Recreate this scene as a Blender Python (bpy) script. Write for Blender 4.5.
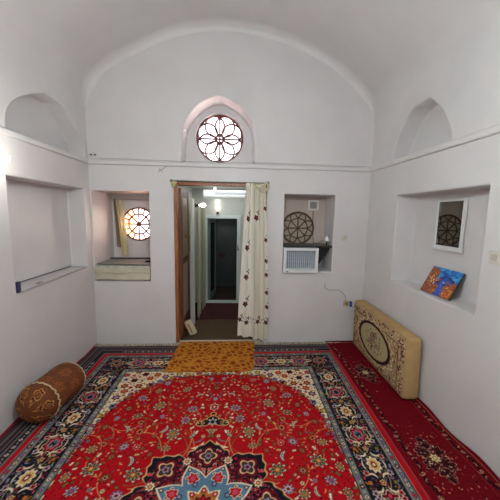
import bpy, bmesh, math, random
import numpy as np
from mathutils import Vector, Matrix

for o in list(bpy.data.objects):
    bpy.data.objects.remove(o)
C = bpy.context.scene.collection
S = bpy.context.scene
PI = math.pi

# ------------------------------------------------------------------ camera
FPX, YAW, PITCH, ROLL = 282.8, 0.0622, -0.12508, 0.01802
fw = Vector((math.sin(YAW)*math.cos(PITCH), math.cos(YAW)*math.cos(PITCH), math.sin(PITCH)))
rt = Vector((math.cos(YAW), -math.sin(YAW), 0))
up = rt.cross(fw)
r2 = rt*math.cos(ROLL) + up*math.sin(ROLL)
u2 = -rt*math.sin(ROLL) + up*math.cos(ROLL)
cd = bpy.data.cameras.new('camera')
cam = bpy.data.objects.new('camera', cd); C.objects.link(cam)
cd.sensor_width = 36; cd.lens = FPX/500*36; cd.clip_start = 0.05
M = Matrix((r2, u2, -fw)).transposed().to_4x4(); M.translation = Vector((0, 0, 1.6))
cam.matrix_world = M
S.camera = cam

# ------------------------------------------------------------------ world, lights, exposure
w = bpy.data.worlds.new('world'); S.world = w; w.use_nodes = True
bg = w.node_tree.nodes['Background']
bg.inputs[0].default_value = (0.93, 0.96, 1.0, 1); bg.inputs[1].default_value = 4.5
S.view_settings.view_transform = 'Standard'; S.view_settings.look = 'None'
S.view_settings.exposure = 0.0; S.view_settings.gamma = 1.0
S.view_settings.use_curve_mapping = False

def area(name, loc, target, sx, sy, power, col=(1, 1, 1)):
    l = bpy.data.lights.new(name, 'AREA'); l.shape = 'RECTANGLE'; l.size = sx; l.size_y = sy
    l.energy = power; l.color = col
    o = bpy.data.objects.new(name, l); C.objects.link(o); o.location = loc
    d = Vector(target) - Vector(loc)
    o.rotation_euler = d.to_track_quat('-Z', 'Y').to_euler()
    return o
def point(name, loc, power, rad, col=(1, 1, 1)):
    l = bpy.data.lights.new(name, 'POINT'); l.energy = power; l.shadow_soft_size = rad; l.color = col
    o = bpy.data.objects.new(name, l); C.objects.link(o); o.location = loc
    return o
area('rear_fill', (0.0, -1.25, 2.0), (0, 3.4, 2.1), 2.4, 1.6, 18, (0.90, 0.985, 1.0))  # fill light added behind the camera; the rear wall has no opening
area('hall_fill', (-0.1, 4.45, 1.99), (-0.1, 4.45, 0), 0.7, 0.5, 5, (0.93, 0.98, 1.0))  # area light added under the closed hall ceiling
point('room_fill', (0.0, 0.85, 2.2), 71, 0.16, (0.90, 0.985, 1.0))  # unseen fill light added to brighten the side walls and vault
point('washroom_fill', (0.1, 5.6, 2.0), 2.6, 0.06, (0.9, 1.0, 0.98))  # unseen fill light added to lift the dark washroom
sl = bpy.data.lights.new('sun', 'SUN'); sl.energy = 190; sl.angle = 0.01; sl.color = (1.0, 0.96, 0.92)
so_ = bpy.data.objects.new('sun', sl); C.objects.link(so_)
so_.rotation_euler = Vector((0.75, 0.06, -0.66)).to_track_quat('-Z', 'Y').to_euler()

# ------------------------------------------------------------------ helpers
def srgb(*c):
    return tuple((x/255/12.92 if x/255 <= 0.04045 else ((x/255+0.055)/1.055)**2.4) for x in c)
def mat(name, col, rough=0.6, metal=0.0, var=0.0, vscale=6.0, bump=0.0, bscale=60.0, emit=None, estr=0, alpha=None, spec=0.5, trans=0.0, col2=None):
    m = bpy.data.materials.new(name); m.use_nodes = True
    nt = m.node_tree; b = nt.nodes['Principled BSDF']
    c = srgb(*col)
    b.inputs['Base Color'].default_value = (*c, 1); b.inputs['Roughness'].default_value = rough
    b.inputs['Metallic'].default_value = metal; b.inputs['Specular IOR Level'].default_value = spec
    b.inputs['Transmission Weight'].default_value = trans
    tc = nt.nodes.new('ShaderNodeTexCoord')
    if var or col2:
        n = nt.nodes.new('ShaderNodeTexNoise'); n.inputs['Scale'].default_value = vscale; n.inputs['Detail'].default_value = 6
        nt.links.new(tc.outputs['Object'], n.inputs['Vector'])
        r = nt.nodes.new('ShaderNodeValToRGB')
        r.color_ramp.elements[0].position = 0.35; r.color_ramp.elements[1].position = 0.65
        a = srgb(*col2) if col2 else tuple(x*(1-var) for x in c)
        r.color_ramp.elements[0].color = (*a, 1); r.color_ramp.elements[1].color = (*c, 1)
        nt.links.new(n.outputs['Fac'], r.inputs['Fac']); nt.links.new(r.outputs['Color'], b.inputs['Base Color'])
    if bump:
        n = nt.nodes.new('ShaderNodeTexNoise'); n.inputs['Scale'].default_value = bscale; n.inputs['Detail'].default_value = 4
        nt.links.new(tc.outputs['Object'], n.inputs['Vector'])
        bp = nt.nodes.new('ShaderNodeBump'); bp.inputs['Strength'].default_value = bump; bp.inputs['Distance'].default_value = 0.01
        nt.links.new(n.outputs['Fac'], bp.inputs['Height']); nt.links.new(bp.outputs['Normal'], b.inputs['Normal'])
    if emit:
        b.inputs['Emission Color'].default_value = (*srgb(*emit), 1); b.inputs['Emission Strength'].default_value = estr
    return m
def attr_mat(name, rough=0.9, bump=0.0, spec=0.2):
    m = mat(name, (128, 128, 128), rough, spec=spec, bump=bump, bscale=250)
    nt = m.node_tree; a = nt.nodes.new('ShaderNodeAttribute'); a.attribute_name = 'Col'
    nt.links.new(a.outputs['Color'], nt.nodes['Principled BSDF'].inputs['Base Color'])
    return m
def wood_mat(name, c1, c2, scale=12, axis='Z', rough=0.4):
    m = mat(name, c1, rough); nt = m.node_tree; b = nt.nodes['Principled BSDF']
    tc = nt.nodes.new('ShaderNodeTexCoord'); mp = nt.nodes.new('ShaderNodeMapping')
    mp.inputs['Scale'].default_value = (8, 8, 0.7) if axis == 'Z' else (0.7, 8, 8)
    n = nt.nodes.new('ShaderNodeTexNoise'); n.inputs['Scale'].default_value = scale; n.inputs['Detail'].default_value = 5
    r = nt.nodes.new('ShaderNodeValToRGB'); r.color_ramp.elements[0].color = (*srgb(*c2), 1); r.color_ramp.elements[1].color = (*srgb(*c1), 1)
    r.color_ramp.elements[0].position = 0.35; r.color_ramp.elements[1].position = 0.65
    nt.links.new(tc.outputs['Object'], mp.inputs[0]); nt.links.new(mp.outputs[0], n.inputs['Vector'])
    nt.links.new(n.outputs['Fac'], r.inputs['Fac']); nt.links.new(r.outputs['Color'], b.inputs['Base Color'])
    return m

def mesh_obj(name, bm, m, parent=None, smooth=False):
    me = bpy.data.meshes.new(name); bm.normal_update(); bm.to_mesh(me); bm.free()
    if m: me.materials.append(m)
    if smooth: me.shade_smooth()
    o = bpy.data.objects.new(name, me); C.objects.link(o)
    if parent: o.parent = parent
    return o
def thing(name, label, cat, loc=(0, 0, 0), rz=0, group=None):
    o = bpy.data.objects.new(name, None); C.objects.link(o); o.location = loc; o.rotation_euler = (0, 0, rz)
    o.empty_display_size = 0.1
    tag(o, label, cat, group); return o
def tag(o, label, cat, group=None):
    o['label'] = label; o['category'] = cat
    if group: o['group'] = group
    return o
def struct(o, label=None):
    o['kind'] = 'structure'
    if label: o['label'] = label
    return o
def box(bm, a, b, bev=0.0, seg=2):
    """axis box between corners a and b, optional bevel"""
    a, b = Vector(a), Vector(b); n = bmesh.new()
    bmesh.ops.create_cube(n, size=1)
    for v in n.verts:
        v.co = Vector(((a[i]+b[i])/2 + v.co[i]*abs(b[i]-a[i]) for i in range(3)))
    if bev: bmesh.ops.bevel(n, geom=n.edges[:], offset=bev, segments=seg, profile=0.5, affect='EDGES')
    merge(bm, n); return bm
def merge(bm, n):
    me = bpy.data.meshes.new('tmp'); n.to_mesh(me); n.free(); bm.from_mesh(me); bpy.data.meshes.remove(me)
def tube(bm, pts, rad, seg=8, closed=False):
    pts = [Vector(p) for p in pts]; N = len(pts); rings = []
    prev = None
    for i, p in enumerate(pts):
        if closed: t = pts[(i+1) % N]-pts[i-1]
        else: t = pts[min(i+1, N-1)]-pts[max(i-1, 0)]
        t.normalize()
        if prev is None:
            a = Vector((0, 0, 1)) if abs(t.z) < 0.9 else Vector((0, 1, 0))
            n = t.cross(a).normalized()
        else:
            n = (prev - t*prev.dot(t)).normalized()
        prev = n; b = t.cross(n)
        r = rad[i] if isinstance(rad, (list, tuple)) else rad
        rings.append([bm.verts.new(p + n*math.cos(2*PI*k/seg)*r + b*math.sin(2*PI*k/seg)*r) for k in range(seg)])
    for i in range(N if closed else N-1):
        A, B = rings[i], rings[(i+1) % N]
        for k in range(seg): bm.faces.new((A[k], A[(k+1) % seg], B[(k+1) % seg], B[k]))
    if not closed:
        bm.faces.new(rings[0][::-1]); bm.faces.new(rings[-1])
    return bm
def lathe(bm, prof, loc=(0, 0, 0), axis='Z', seg=24):
    """prof: list of (radius, height)"""
    rings = []
    for r, h in prof:
        ring = []
        for k in range(seg):
            c, s = math.cos(2*PI*k/seg)*r, math.sin(2*PI*k/seg)*r
            v = {'Z': (c, s, h), 'Y': (c, h, s), 'X': (h, c, s)}[axis]
            ring.append(bm.verts.new(Vector(v)+Vector(loc)))
        rings.append(ring)
    for A, B in zip(rings, rings[1:]):
        for k in range(seg): bm.faces.new((A[k], A[(k+1) % seg], B[(k+1) % seg], B[k]))
    bm.faces.new(rings[0][::-1]); bm.faces.new(rings[-1])
    bmesh.ops.recalc_face_normals(bm, faces=bm.faces[:])
    return bm
def prism(bm, poly, a, b, axis='Y'):
    """poly in the plane across axis (Y: x,z ; X: y,z ; Z: x,y), extruded from a to b"""
    def P(p, h): return {'Y': (p[0], h, p[1]), 'X': (h, p[0], p[1]), 'Z': (p[0], p[1], h)}[axis]
    n = bmesh.new()
    A = [n.verts.new(P(p, a)) for p in poly]; B = [n.verts.new(P(p, b)) for p in poly]
    n.faces.new(A); n.faces.new(B[::-1])
    for i in range(len(poly)):
        j = (i+1) % len(poly); n.faces.new((A[j], A[i], B[i], B[j]))
    bmesh.ops.recalc_face_normals(n, faces=n.faces[:])
    merge(bm, n); return bm
def catmull(P, n=6):
    P = [Vector(p) for p in P]; out = []
    for i in range(len(P)-1):
        p0, p1, p2, p3 = P[max(i-1, 0)], P[i], P[i+1], P[min(i+2, len(P)-1)]
        for k in range(n):
            t = k/n
            out.append(0.5*((2*p1)+(p2-p0)*t+(2*p0-5*p1+4*p2-p3)*t*t+(3*p1-3*p2+p3-p0)*t**3))
    out.append(P[-1]); return out
def carve(name, base_bms, cut_bms, m, bevel=0.012):
    """wall: union of solids minus the cutters, edges softened like hand-laid plaster"""
    o = mesh_obj(name, base_bms[0], m)
    tmp = []
    for i, b in enumerate(base_bms[1:]):
        t = mesh_obj('tmp', b, None); tmp.append(t)
        md = o.modifiers.new('u%d' % i, 'BOOLEAN'); md.operation = 'UNION'; md.object = t; md.solver = 'EXACT'
    for i, b in enumerate(cut_bms):
        t = mesh_obj('tmp', b, None); tmp.append(t)
        md = o.modifiers.new('c%d' % i, 'BOOLEAN'); md.operation = 'DIFFERENCE'; md.object = t; md.solver = 'EXACT'
    if bevel:
        md = o.modifiers.new('b', 'BEVEL'); md.width = bevel; md.segments = 3; md.limit_method = 'ANGLE'; md.angle_limit = math.radians(35)
    dg = bpy.context.evaluated_depsgraph_get()
    me = bpy.data.meshes.new_from_object(o.evaluated_get(dg))
    o.modifiers.clear(); old = o.data; o.data = me; bpy.data.meshes.remove(old); me.name = name
    for t in tmp:
        md = t.data; bpy.data.objects.remove(t); bpy.data.meshes.remove(md)
    return o
def painted_grid(name, X, Y, Z, col, m, parent=None, smooth=True):
    """X,Y,Z,col arrays of shape (ny,nx[,3]); one quad mesh with its own colours (sRGB 0..255)"""
    ny, nx = X.shape
    co = np.stack([X, Y, Z], -1).reshape(-1, 3).astype(np.float32)
    idx = np.arange(ny*nx).reshape(ny, nx)
    f = np.stack([idx[:-1, :-1], idx[:-1, 1:], idx[1:, 1:], idx[1:, :-1]], -1).reshape(-1, 4)
    me = bpy.data.meshes.new(name)
    me.vertices.add(len(co)); me.vertices.foreach_set('co', co.ravel())
    me.loops.add(f.size); me.loops.foreach_set('vertex_index', f.ravel().astype(np.int32))
    me.polygons.add(len(f)); me.polygons.foreach_set('loop_start', np.arange(0, f.size, 4, dtype=np.int32))
    me.update(calc_edges=True)
    a = me.attributes.new('Col', 'FLOAT_COLOR', 'POINT')
    c = np.asarray(col, np.float64).reshape(-1, 3)/255
    c = np.where(c <= 0.04045, c/12.92, ((c+0.055)/1.055)**2.4)
    a.data.foreach_set('color', np.concatenate([c, np.ones((len(c), 1))], 1).astype(np.float32).ravel())
    me.materials.append(m)
    if smooth: me.shade_smooth()
    o = bpy.data.objects.new(name, me); C.objects.link(o)
    if parent: o.parent = parent
    return o

# ---- a small painter for woven patterns: canvas in metres, colours sRGB
class Canvas:
    def __init__(s, w, h, res, base):
        s.res = res; s.nx = int(round(w/res)); s.ny = int(round(h/res)); s.w = w; s.h = h
        s.a = np.empty((s.ny, s.nx, 3), np.float32); s.a[:] = base
        s.x = (np.arange(s.nx)+0.5)*res; s.y = (np.arange(s.ny)+0.5)*res
    def win(s, x0, y0, x1, y1):
        i0, i1 = max(int(x0/s.res)-1, 0), min(int(x1/s.res)+2, s.nx)
        j0, j1 = max(int(y0/s.res)-1, 0), min(int(y1/s.res)+2, s.ny)
        if i0 >= i1 or j0 >= j1: return None
        X, Y = np.meshgrid(s.x[i0:i1], s.y[j0:j1]); return X, Y, s.a[j0:j1, i0:i1]
    def polar(s, cx, cy, R, fn, col, ang=0.0, stretch=1.0):
        q = s.win(cx-R*1.6, cy-R*1.6, cx+R*1.6, cy+R*1.6)
        if q is None: return
        X, Y, A = q; dx, dy = X-cx, Y-cy
        c, n = math.cos(ang), math.sin(ang)
        p, t = dx*c+dy*n, (-dx*n+dy*c)
        p = p/stretch
        A[np.hypot(p, t) < R*fn(np.arctan2(t, p))] = col
    def disc(s, cx, cy, R, col): s.polar(cx, cy, R, lambda t: 1+0*t, col)
    def stroke(s, pts, wd, col):
        pts = np.array(pts, float)
        q = s.win(pts[:, 0].min()-wd, pts[:, 1].min()-wd, pts[:, 0].max()+wd, pts[:, 1].max()+wd)
        if q is None: return
        X, Y, A = q; m = np.zeros(X.shape, bool)
        for (x0, y0), (x1, y1) in zip(pts, pts[1:]):
            dx, dy = x1-x0, y1-y0; L = dx*dx+dy*dy+1e-12
            t = np.clip(((X-x0)*dx+(Y-y0)*dy)/L, 0, 1)
            m |= np.hypot(X-x0-t*dx, Y-y0-t*dy) < wd/2
        A[m] = col
    def crescent(s, cx, cy, R, ang, span, wd, col):
        """tapered arc, a curled leaf"""
        for k in range(12):
            t = (k/11-0.5); a = ang+t*span
            s.disc(cx+math.cos(a)*R, cy+math.sin(a)*R, wd*(0.22+0.78*(1-(2*t)**2)), col)
    def leaf(s, cx, cy, L, ang, col, edge=None):
        f = lambda t: np.abs(np.cos(t))**1.5*0.7+0.3
        if edge is not None: s.polar(cx, cy, L*0.62, f, edge, ang, 1.0)
        s.polar(cx, cy, L*0.5, f, col, ang, 1.0)
    def rosette(s, cx, cy, R, cols, n=8, ang=0.0, st=1.0, jag=0.16):
        for i, (c, k) in enumerate(cols):
            j = jag if i < len(cols)-1 else 0.05
            s.polar(cx, cy, R*k, lambda t, j=j, n=n: 1-j+j*np.cos(n*t), c, ang, st)
    def half(s):
        a = s.a[:s.ny//2*2, :s.nx//2*2]
        return (a[::2, ::2]+a[1::2, ::2]+a[::2, 1::2]+a[1::2, 1::2])/4

# ------------------------------------------------------------------ materials
PLASTER = mat('white_plaster', (215, 211, 210), 0.42, var=0.07, vscale=2.2, bump=0.25, bscale=9, spec=0.35)
PLASTER_UP = mat('vault_plaster', (207, 206, 205), 0.5, var=0.09, vscale=1.8, bump=0.25, bscale=7, spec=0.3)
PLASTER_HALL = mat('hall_plaster', (196, 196, 190), 0.6, var=0.05, vscale=3)
WHITE = mat('white_paint', (222, 222, 222), 0.4)
FLOORM = mat('stone_floor', (120, 112, 104), 0.7, var=0.2)

L, R, D = -1.63, 1.645, 3.375
YB = -1.5

# ------------------------------------------------------------------ structure: back wall
def circ(cx, cz, r, n=48): return [(cx+r*math.cos(2*PI*k/n), cz+r*math.sin(2*PI*k/n)) for k in range(n)]
def BX(a, b):
    q = bmesh.new(); box(q, a, b); return q
def PR(poly, a, b, ax='Y'):
    q = bmesh.new(); prism(q, poly, a, b, ax); return q
W1, W2, W3 = (-0.172, 2.525, 0.292), (-1.272, 1.442, 0.226), (0.862, 1.430, 0.216)
arch = [(-0.600, 2.175), (-0.592, 2.30), (-0.585, 2.44), (-0.560, 2.586), (-0.500, 2.70), (-0.414, 2.80), (-0.30, 2.872), (-0.175, 2.915),
        (-0.05, 2.880), (0.067, 2.812), (0.160, 2.72), (0.215, 2.614), (0.238, 2.46), (0.245, 2.30), (0.248, 2.175)]
back = carve('wall_back',
    [BX((-2.3, D, -0.2), (2.3, D+0.42, 3.95)), BX((-1.80, D+0.3, 0.6), (-0.80, D+0.62, 2.05))],
    [BX((-0.685, D-0.2, -0.3), (0.40, D+0.7, 1.962)),
     BX((-1.612, D-0.2, 0.79), (-0.972, 3.93, 1.84)),
     BX((0.612, D-0.2, 0.915), (1.222, 3.74, 1.848)),
     PR([(v.x, v.y) for v in catmull([(a, b, 0) for a, b in arch], 4)], D-0.2, 3.66), PR(circ(*W1), 3.5, 4.5), PR(circ(*W2), 3.8, 4.5)], PLASTER, 0.014)
struct(back)

# side walls with their recesses and the arched blind niches above the ledge
def soft(P): return [(v.x, v.y) for v in catmull([(a, b, 0) for a, b in P], 4)]
arcL = [(2.222, 2.17), (2.235, 2.28), (2.30, 2.385), (2.432, 2.482), (2.627, 2.575), (2.80, 2.645), (2.86, 2.64), (2.96, 2.585), (3.063, 2.521), (3.20, 2.425), (3.293, 2.33), (3.325, 2.24), (3.33, 2.17)]
arcR = [(2.965, 2.17), (2.93, 2.28), (2.875, 2.38), (2.80, 2.475), (2.715, 2.56), (2.61, 2.612), (2.505, 2.632), (2.41, 2.585), (2.32, 2.505), (2.24, 2.425), (2.185, 2.33), (2.145, 2.25), (2.13, 2.17)]
wl = carve('wall_left', [BX((-2.1, YB, -0.2), (L, D+0.02, 3.4))],
    [BX((-1.812, 2.19, 0.975), (-1.4, 3.262, 1.848)), PR(soft(arcL), -1.80, -1.4, 'X')], PLASTER, 0.014); struct(wl)
wr = carve('wall_right', [BX((R, YB, -0.2), (2.1, D+0.02, 3.4))],
    [BX((1.4, 1.762, 0.948), (1.848, 2.788, 1.815)), PR(soft(arcR), 1.4, 1.83, 'X')], PLASTER, 0.014); struct(wr)
struct(mesh_obj('wall_rear', BX((-2.1, YB-0.2, -0.2), (2.1, YB, 3.95)), PLASTER))
struct(mesh_obj('floor', BX((-2.1, YB-0.2, -0.12), (2.1, D+0.3, 0)), FLOORM))
# barrel vault
prof = [(L-.004, 2.60), (-1.624, 2.75), (-1.60, 2.86), (-1.555, 2.98), (-1.47, 3.095), (-1.36, 3.185), (-1.236, 3.262), (-0.913, 3.43), (-0.592, 3.556), (-0.215, 3.620),
        (0.222, 3.605), (0.727, 3.483), (1.077, 3.324), (1.258, 3.205), (1.42, 3.08), (1.53, 2.975), (1.605, 2.86), (1.638, 2.75), (R+.004, 2.60)]
pp = [(v.x, v.z) for v in catmull([(x, 0, z) for x, z in prof], 5)]
VOFF = -1
vb = bmesh.new(); ny = 30; FR = .10; g = []
for j in range(ny+1):
    y = YB-0.05+(D-.2-YB)*j/16 if j < 16 else D-.15+(.155)*(j-16)/14
    dy = max(0, FR-(D+.005-y)); off = FR-math.sqrt(max(FR*FR-min(dy, FR)**2, 0))-.03
    row = []
    for x, z in pp:
        wt = min(max((z-2.70)/.25, 0), 1); c = Vector((-x, 0, 2.35-z)).normalized()*off*wt
        row.append(vb.verts.new((x+c.x, y, z+c.z)))
    g.append(row)
for j in range(ny):
    for i in range(len(pp)-1): vb.faces.new((g[j][i], g[j+1][i], g[j+1][i+1], g[j][i+1]))
ceil = mesh_obj('ceiling', vb, PLASTER, smooth=True)
md = ceil.modifiers.new('solid', 'SOLIDIFY'); md.thickness = 0.3; md.offset = 1
struct(ceil)
md.offset = VOFF
# plaster ledge running round the room
def ledge(name, a, b):
    q = bmesh.new(); box(q, a, b, 0.012, 3); return struct(mesh_obj(name, q, PLASTER, smooth=False))
ledge('trim_1', (L-0.02, D-0.020, 2.128), (R+0.02, D+0.05, 2.180))
ledge('trim_2', (L-0.05, YB, 2.128), (L+0.020, D-0.02, 2.176))
ledge('trim_3', (R-0.020, YB, 2.128), (R+0.05, D-0.02, 2.180))

# ------------------------------------------------------------------ round lattice windows
LAT_A = wood_mat('lattice_red_brown', (120, 62, 48), (84, 40, 32), 10)
LAT_B = wood_mat('lattice_brown', (104, 74, 48), (66, 45, 28), 10)
LAT_C = wood_mat('lattice_rust', (150, 72, 48), (110, 50, 34), 10)
def glass_mat(name, col, tr=0.9):
    m = bpy.data.materials.new(name); m.use_nodes = True; nt = m.node_tree; nt.nodes.clear()
    o = nt.nodes.new('ShaderNodeOutputMaterial'); mx = nt.nodes.new('ShaderNodeMixShader')
    t = nt.nodes.new('ShaderNodeBsdfTransparent'); gl = nt.nodes.new('ShaderNodeBsdfGlossy')
    t.inputs[0].default_value = (*col, 1); gl.inputs[0].default_value = (0.9, 0.9, 0.9, 1); gl.inputs['Roughness'].default_value = 0.03
    mx.inputs[0].default_value = 1-tr
    nt.links.new(t.outputs[0], mx.inputs[1]); nt.links.new(gl.outputs[0], mx.inputs[2]); nt.links.new(mx.outputs[0], o.inputs[0]); return m
GLASS = glass_mat('window_glass', (0.97, 0.93, 0.95), 0.93)
def ring_pts(cx, cz, r, y, n=40, a0=0, a1=2*PI):
    full = abs(a1-a0-2*PI) < 1e-6
    return [(cx+r*math.cos(a0+(a1-a0)*k/(n if full else n-1)), y, cz+r*math.sin(a0+(a1-a0)*k/(n if full else n-1))) for k in range(n)]
def roundel(name, W, y, style, m, wd, pane=None):
    cx, cz, r = W
    q = bmesh.new(); tube(q, ring_pts(cx, cz, r-0.008, y), 0.013, 6, True)
    root = struct(mesh_obj(name, q, m, smooth=True))
    q = bmesh.new()
    if style == 'petals':
        for k in range(8):
            a = PI/8+k*PI/4
            tube(q, ring_pts(cx+0.55*r*math.cos(a), cz+0.55*r*math.sin(a), 0.415*r, y, 24), wd, 5, True)
        for k in range(4):
            a = k*PI/4
            if k % 2 == 0:
                tube(q, [(cx-r*math.cos(a), y, cz-r*math.sin(a)), (cx+r*math.cos(a), y, cz+r*math.sin(a))], wd, 5)
    else:
        ri = 0.60*r
        tube(q, ring_pts(cx, cz, ri, y, 32), wd, 5, True)
        for k in range(8):
            a = k*PI/4
            if k < 4:
                tube(q, [(cx-ri*math.cos(a), y, cz-ri*math.sin(a)), (cx+ri*math.cos(a), y, cz+ri*math.sin(a))], wd, 5)
            a += 0
            for s in ((-1, 1) if style != 'spoked' else ()):
                b = a+s*PI/8*0.98; c = a+s*PI/8*0.45
                tube(q, [(cx+ri*math.cos(a), y, cz+ri*math.sin(a)), (cx+0.82*r*math.cos(c), y, cz+0.82*r*math.sin(c)), (cx+r*math.cos(b), y, cz+r*math.sin(b))], wd, 5)
            b = a
            if style == 'spoked': tube(q, [(cx+ri*math.cos(b+PI/8), y, cz+ri*math.sin(b+PI/8)), (cx+r*math.cos(b+PI/8), y, cz+r*math.sin(b+PI/8))], wd, 5)
            if style == 'spoked': tube(q, [(cx+ri*math.cos(b), y, cz+ri*math.sin(b)), (cx+r*math.cos(b), y, cz+r*math.sin(b))], wd, 5)
    mesh_obj('lattice', q, m, root)
    if pane:
        q = bmesh.new(); prism(q, circ(cx, cz, r-0.004, 40), y+0.012, y+0.017); mesh_obj('pane', q, pane, root)
    return root
roundel('window_1', W1, 3.70, 'petals', LAT_A, 0.0108, GLASS)
roundel('window_2', W2, 3.945, 'spoked', LAT_C, 0.0115, GLASS)
BOARD = mat('beige_board', (176, 160, 142), 0.8, var=0.12, vscale=5)
w3 = roundel('window_3', W3, 3.720, 'forked', LAT_B, 0.0085)
q = bmesh.new(); prism(q, circ(W3[0], W3[1], W3[2]+0.004), 3.724, 3.731); mesh_obj('closing_board', q, BOARD, w3)
struct(mesh_obj('wall_niche_back', BX((.600, 3.733, 1.2), (1.24, 3.76, 1.86)), mat('beige_plaster', (196, 180, 168), .7, var=.08, vscale=4, bump=.2, bscale=9)))
# the sunlit brick wall of the neighbouring yard, seen through the low round window
BRICK = mat('yard_brick', (226, 150, 104), 0.9, var=0.2, vscale=8)
struct(mesh_obj('wall_yard', BX((-3.6, 4.6, -0.2), (-1.62, 4.8, 1.9)), BRICK), 'orange brick yard wall seen through the small round window')

# ------------------------------------------------------------------ hall behind the doorway
struct(mesh_obj('floor_hall', BX((-0.9, D+0.301, -0.12), (0.8, 6.4, -0.004)), mat('hall_floor', (60, 44, 34), 0.8, var=0.2)))
hb = carve('wall_hall', [BX((-0.9, 5.02, -0.1), (0.8, 5.12, 2.3))], [BX((-0.445, 4.9, -0.2), (0.075, 5.3, 1.52))], PLASTER_HALL, 0.0); struct(hb)
struct(mesh_obj('wall_hall_left', BX((-0.80, D+0.41, -0.1), (-0.70, 5.05, 2.3)), PLASTER_HALL))
struct(mesh_obj('wall_hall_right', BX((0.62, D+0.41, -0.1), (0.72, 5.05, 2.3)), PLASTER_HALL))
struct(mesh_obj('ceiling_hall', BX((-0.9, D+0.38, 2.02), (0.8, 6.4, 2.09)), PLASTER_HALL))
struct(mesh_obj('roof_bounce', BX((-1.0, D+0.43, 2.09), (4.5, 8.0, 2.12)), mat('added_roof_pale', (188, 176, 176), 0.9, var=.05)))  # unseen roof slab, put in to bounce sunlight up into the arched window
struct(mesh_obj('ground_bounce', BX((-8, D+0.63, -0.3), (-0.9, 9, -0.12)), mat('added_ground_warm', (232, 176, 140), 0.9, var=.05)))  # unseen yard ground, put in to bounce warm sunlight into the low window
DARKTILE = mat('dark_tile', (62, 68, 68), 0.35, var=0.25, vscale=3)
for nm, a, b in (('wall_washroom', (-0.9, 6.2, -0.1), (0.8, 6.3, 2.3)), ('wall_washroom_left', (-0.90, 5.12, -0.1), (-0.80, 6.25, 2.3)), ('wall_washroom_right', (0.35, 5.12, -0.1), (0.45, 6.25, 2.3))):
    struct(mesh_obj(nm, BX(a, b), DARKTILE))
# white door surround at the far end with its half open glazed leaf
q = bmesh.new()
for a, b in (((-0.505, 4.99, 0.023), (-0.445, 5.04, 1.519)), ((0.075, 4.99, 0.023), (0.135, 5.04, 1.519)), ((-0.505, 4.985, 1.52), (0.135, 5.04, 1.58)), ((-0.505, 4.97, -0.002), (0.135, 5.10, 0.022))): box(q, a, b, 0.004)
HW = mat('white_gloss', (206, 214, 212), 0.35)
d1 = struct(mesh_obj('door_1', q, HW))
q = bmesh.new(); ca, sa = math.cos(math.radians(80)), math.sin(math.radians(80))
def leafpt(u, t, z): return (-0.425+u*ca-t*sa, 5.12+u*sa+t*ca, z)
def leafbox(q, u0, u1, t0, t1, z0, z1):
    n = bmesh.new(); box(n, (u0, t0, z0), (u1, t1, z1))
    for v in n.verts: v.co = Vector(leafpt(*v.co))
    merge(q, n)
GREYP = mat('grey_door_paint', (104, 112, 112), 0.45)
for a in ((0, 0.04, -0.02, 0.02, 0.03, 1.5), (0.42, 0.46, -0.02, 0.02, 0.03, 1.5), (0.04, 0.42, -0.02, 0.02, 1.44, 1.5), (0.04, 0.42, -0.02, 0.02, 0.03, 0.12)): leafbox(q, *a)
mesh_obj('leaf_frame', q, GREYP, d1)
q = bmesh.new(); leafbox(q, 0.04, 0.42, -0.004, 0.004, 0.1, 1.46); mesh_obj('dark_glass', q, mat('dark_glass', (34, 42, 42), 0.15), d1)
q = bmesh.new(); box(q, (0.085, 4.965, 0.96), (0.115, 4.99, 1.0), 0.004); mesh_obj('latch', q, GREYP, d1)
q = bmesh.new(); box(q, (0.085, 4.968, 1.0), (0.098, 4.99, 1.06), 0.003); mesh_obj('handle', q, GREYP, d1)

# near doorway: wooden frame lining and leaf folded back into the passage
WOOD = wood_mat('door_wood', (168, 104, 56), (120, 66, 34), 9, 'Z')
WOOD2 = wood_mat('leaf_wood', (132, 70, 42), (88, 44, 28), 9, 'Z')
q = bmesh.new()
box(q, (-0.682, D-0.004, 0), (-0.645, D+0.10, 1.921), 0.002); box(q, (0.36, D-0.004, 0), (0.397, D+0.10, 1.921), 0.002)
box(q, (-0.682, D-0.006, 1.922), (0.397, D+0.10, 1.958), 0.004)
d2 = struct(mesh_obj('door_2', q, WOOD))
lf = bmesh.new()
x0, x1 = -0.655, -0.622
for a, b in (((x0, D+0.11, 0.03), (x1, D+0.20, 1.90)), ((x0, D+0.62, 0.03), (x1, D+0.70, 1.90)), ((x0, D+0.20, 1.80), (x1, D+0.62, 1.90)), ((x0, D+0.20, 0.03), (x1, D+0.62, 0.22)), ((x0, D+0.20, 0.95), (x1, D+0.62, 1.03))): box(lf, a, b, 0.005)
lf = mesh_obj('door_leaf', lf, WOOD2, d2)
q = bmesh.new(); box(q, (x0+0.012, D+0.20, 0.2), (x1-0.010, D+0.62, 1.82)); mesh_obj('leaf_panel', q, mat('leaf_panel_reflection', (196, 184, 166), 0.3), lf)  # pale opaque colour stands in for light reflecting off the leaf's glass
q = bmesh.new(); lathe(q, [(0.010, 0), (0.010, 0.02), (0.022, 0.03), (0.024, 0.045), (0.012, 0.058), (0.002, 0.06)], (x1-0.003, D+0.39, 1.30), 'X', 12); mesh_obj('knob', q, mat('brass', (176, 140, 80), 0.35, 0.8), lf, True)
q = bmesh.new(); box(q, (-0.675, D-0.01, 0.0), (0.395, D+0.06, 0.016), 0.004); struct(mesh_obj('trim_4', q, mat('threshold_stone', (196, 190, 176), 0.6)))

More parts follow.
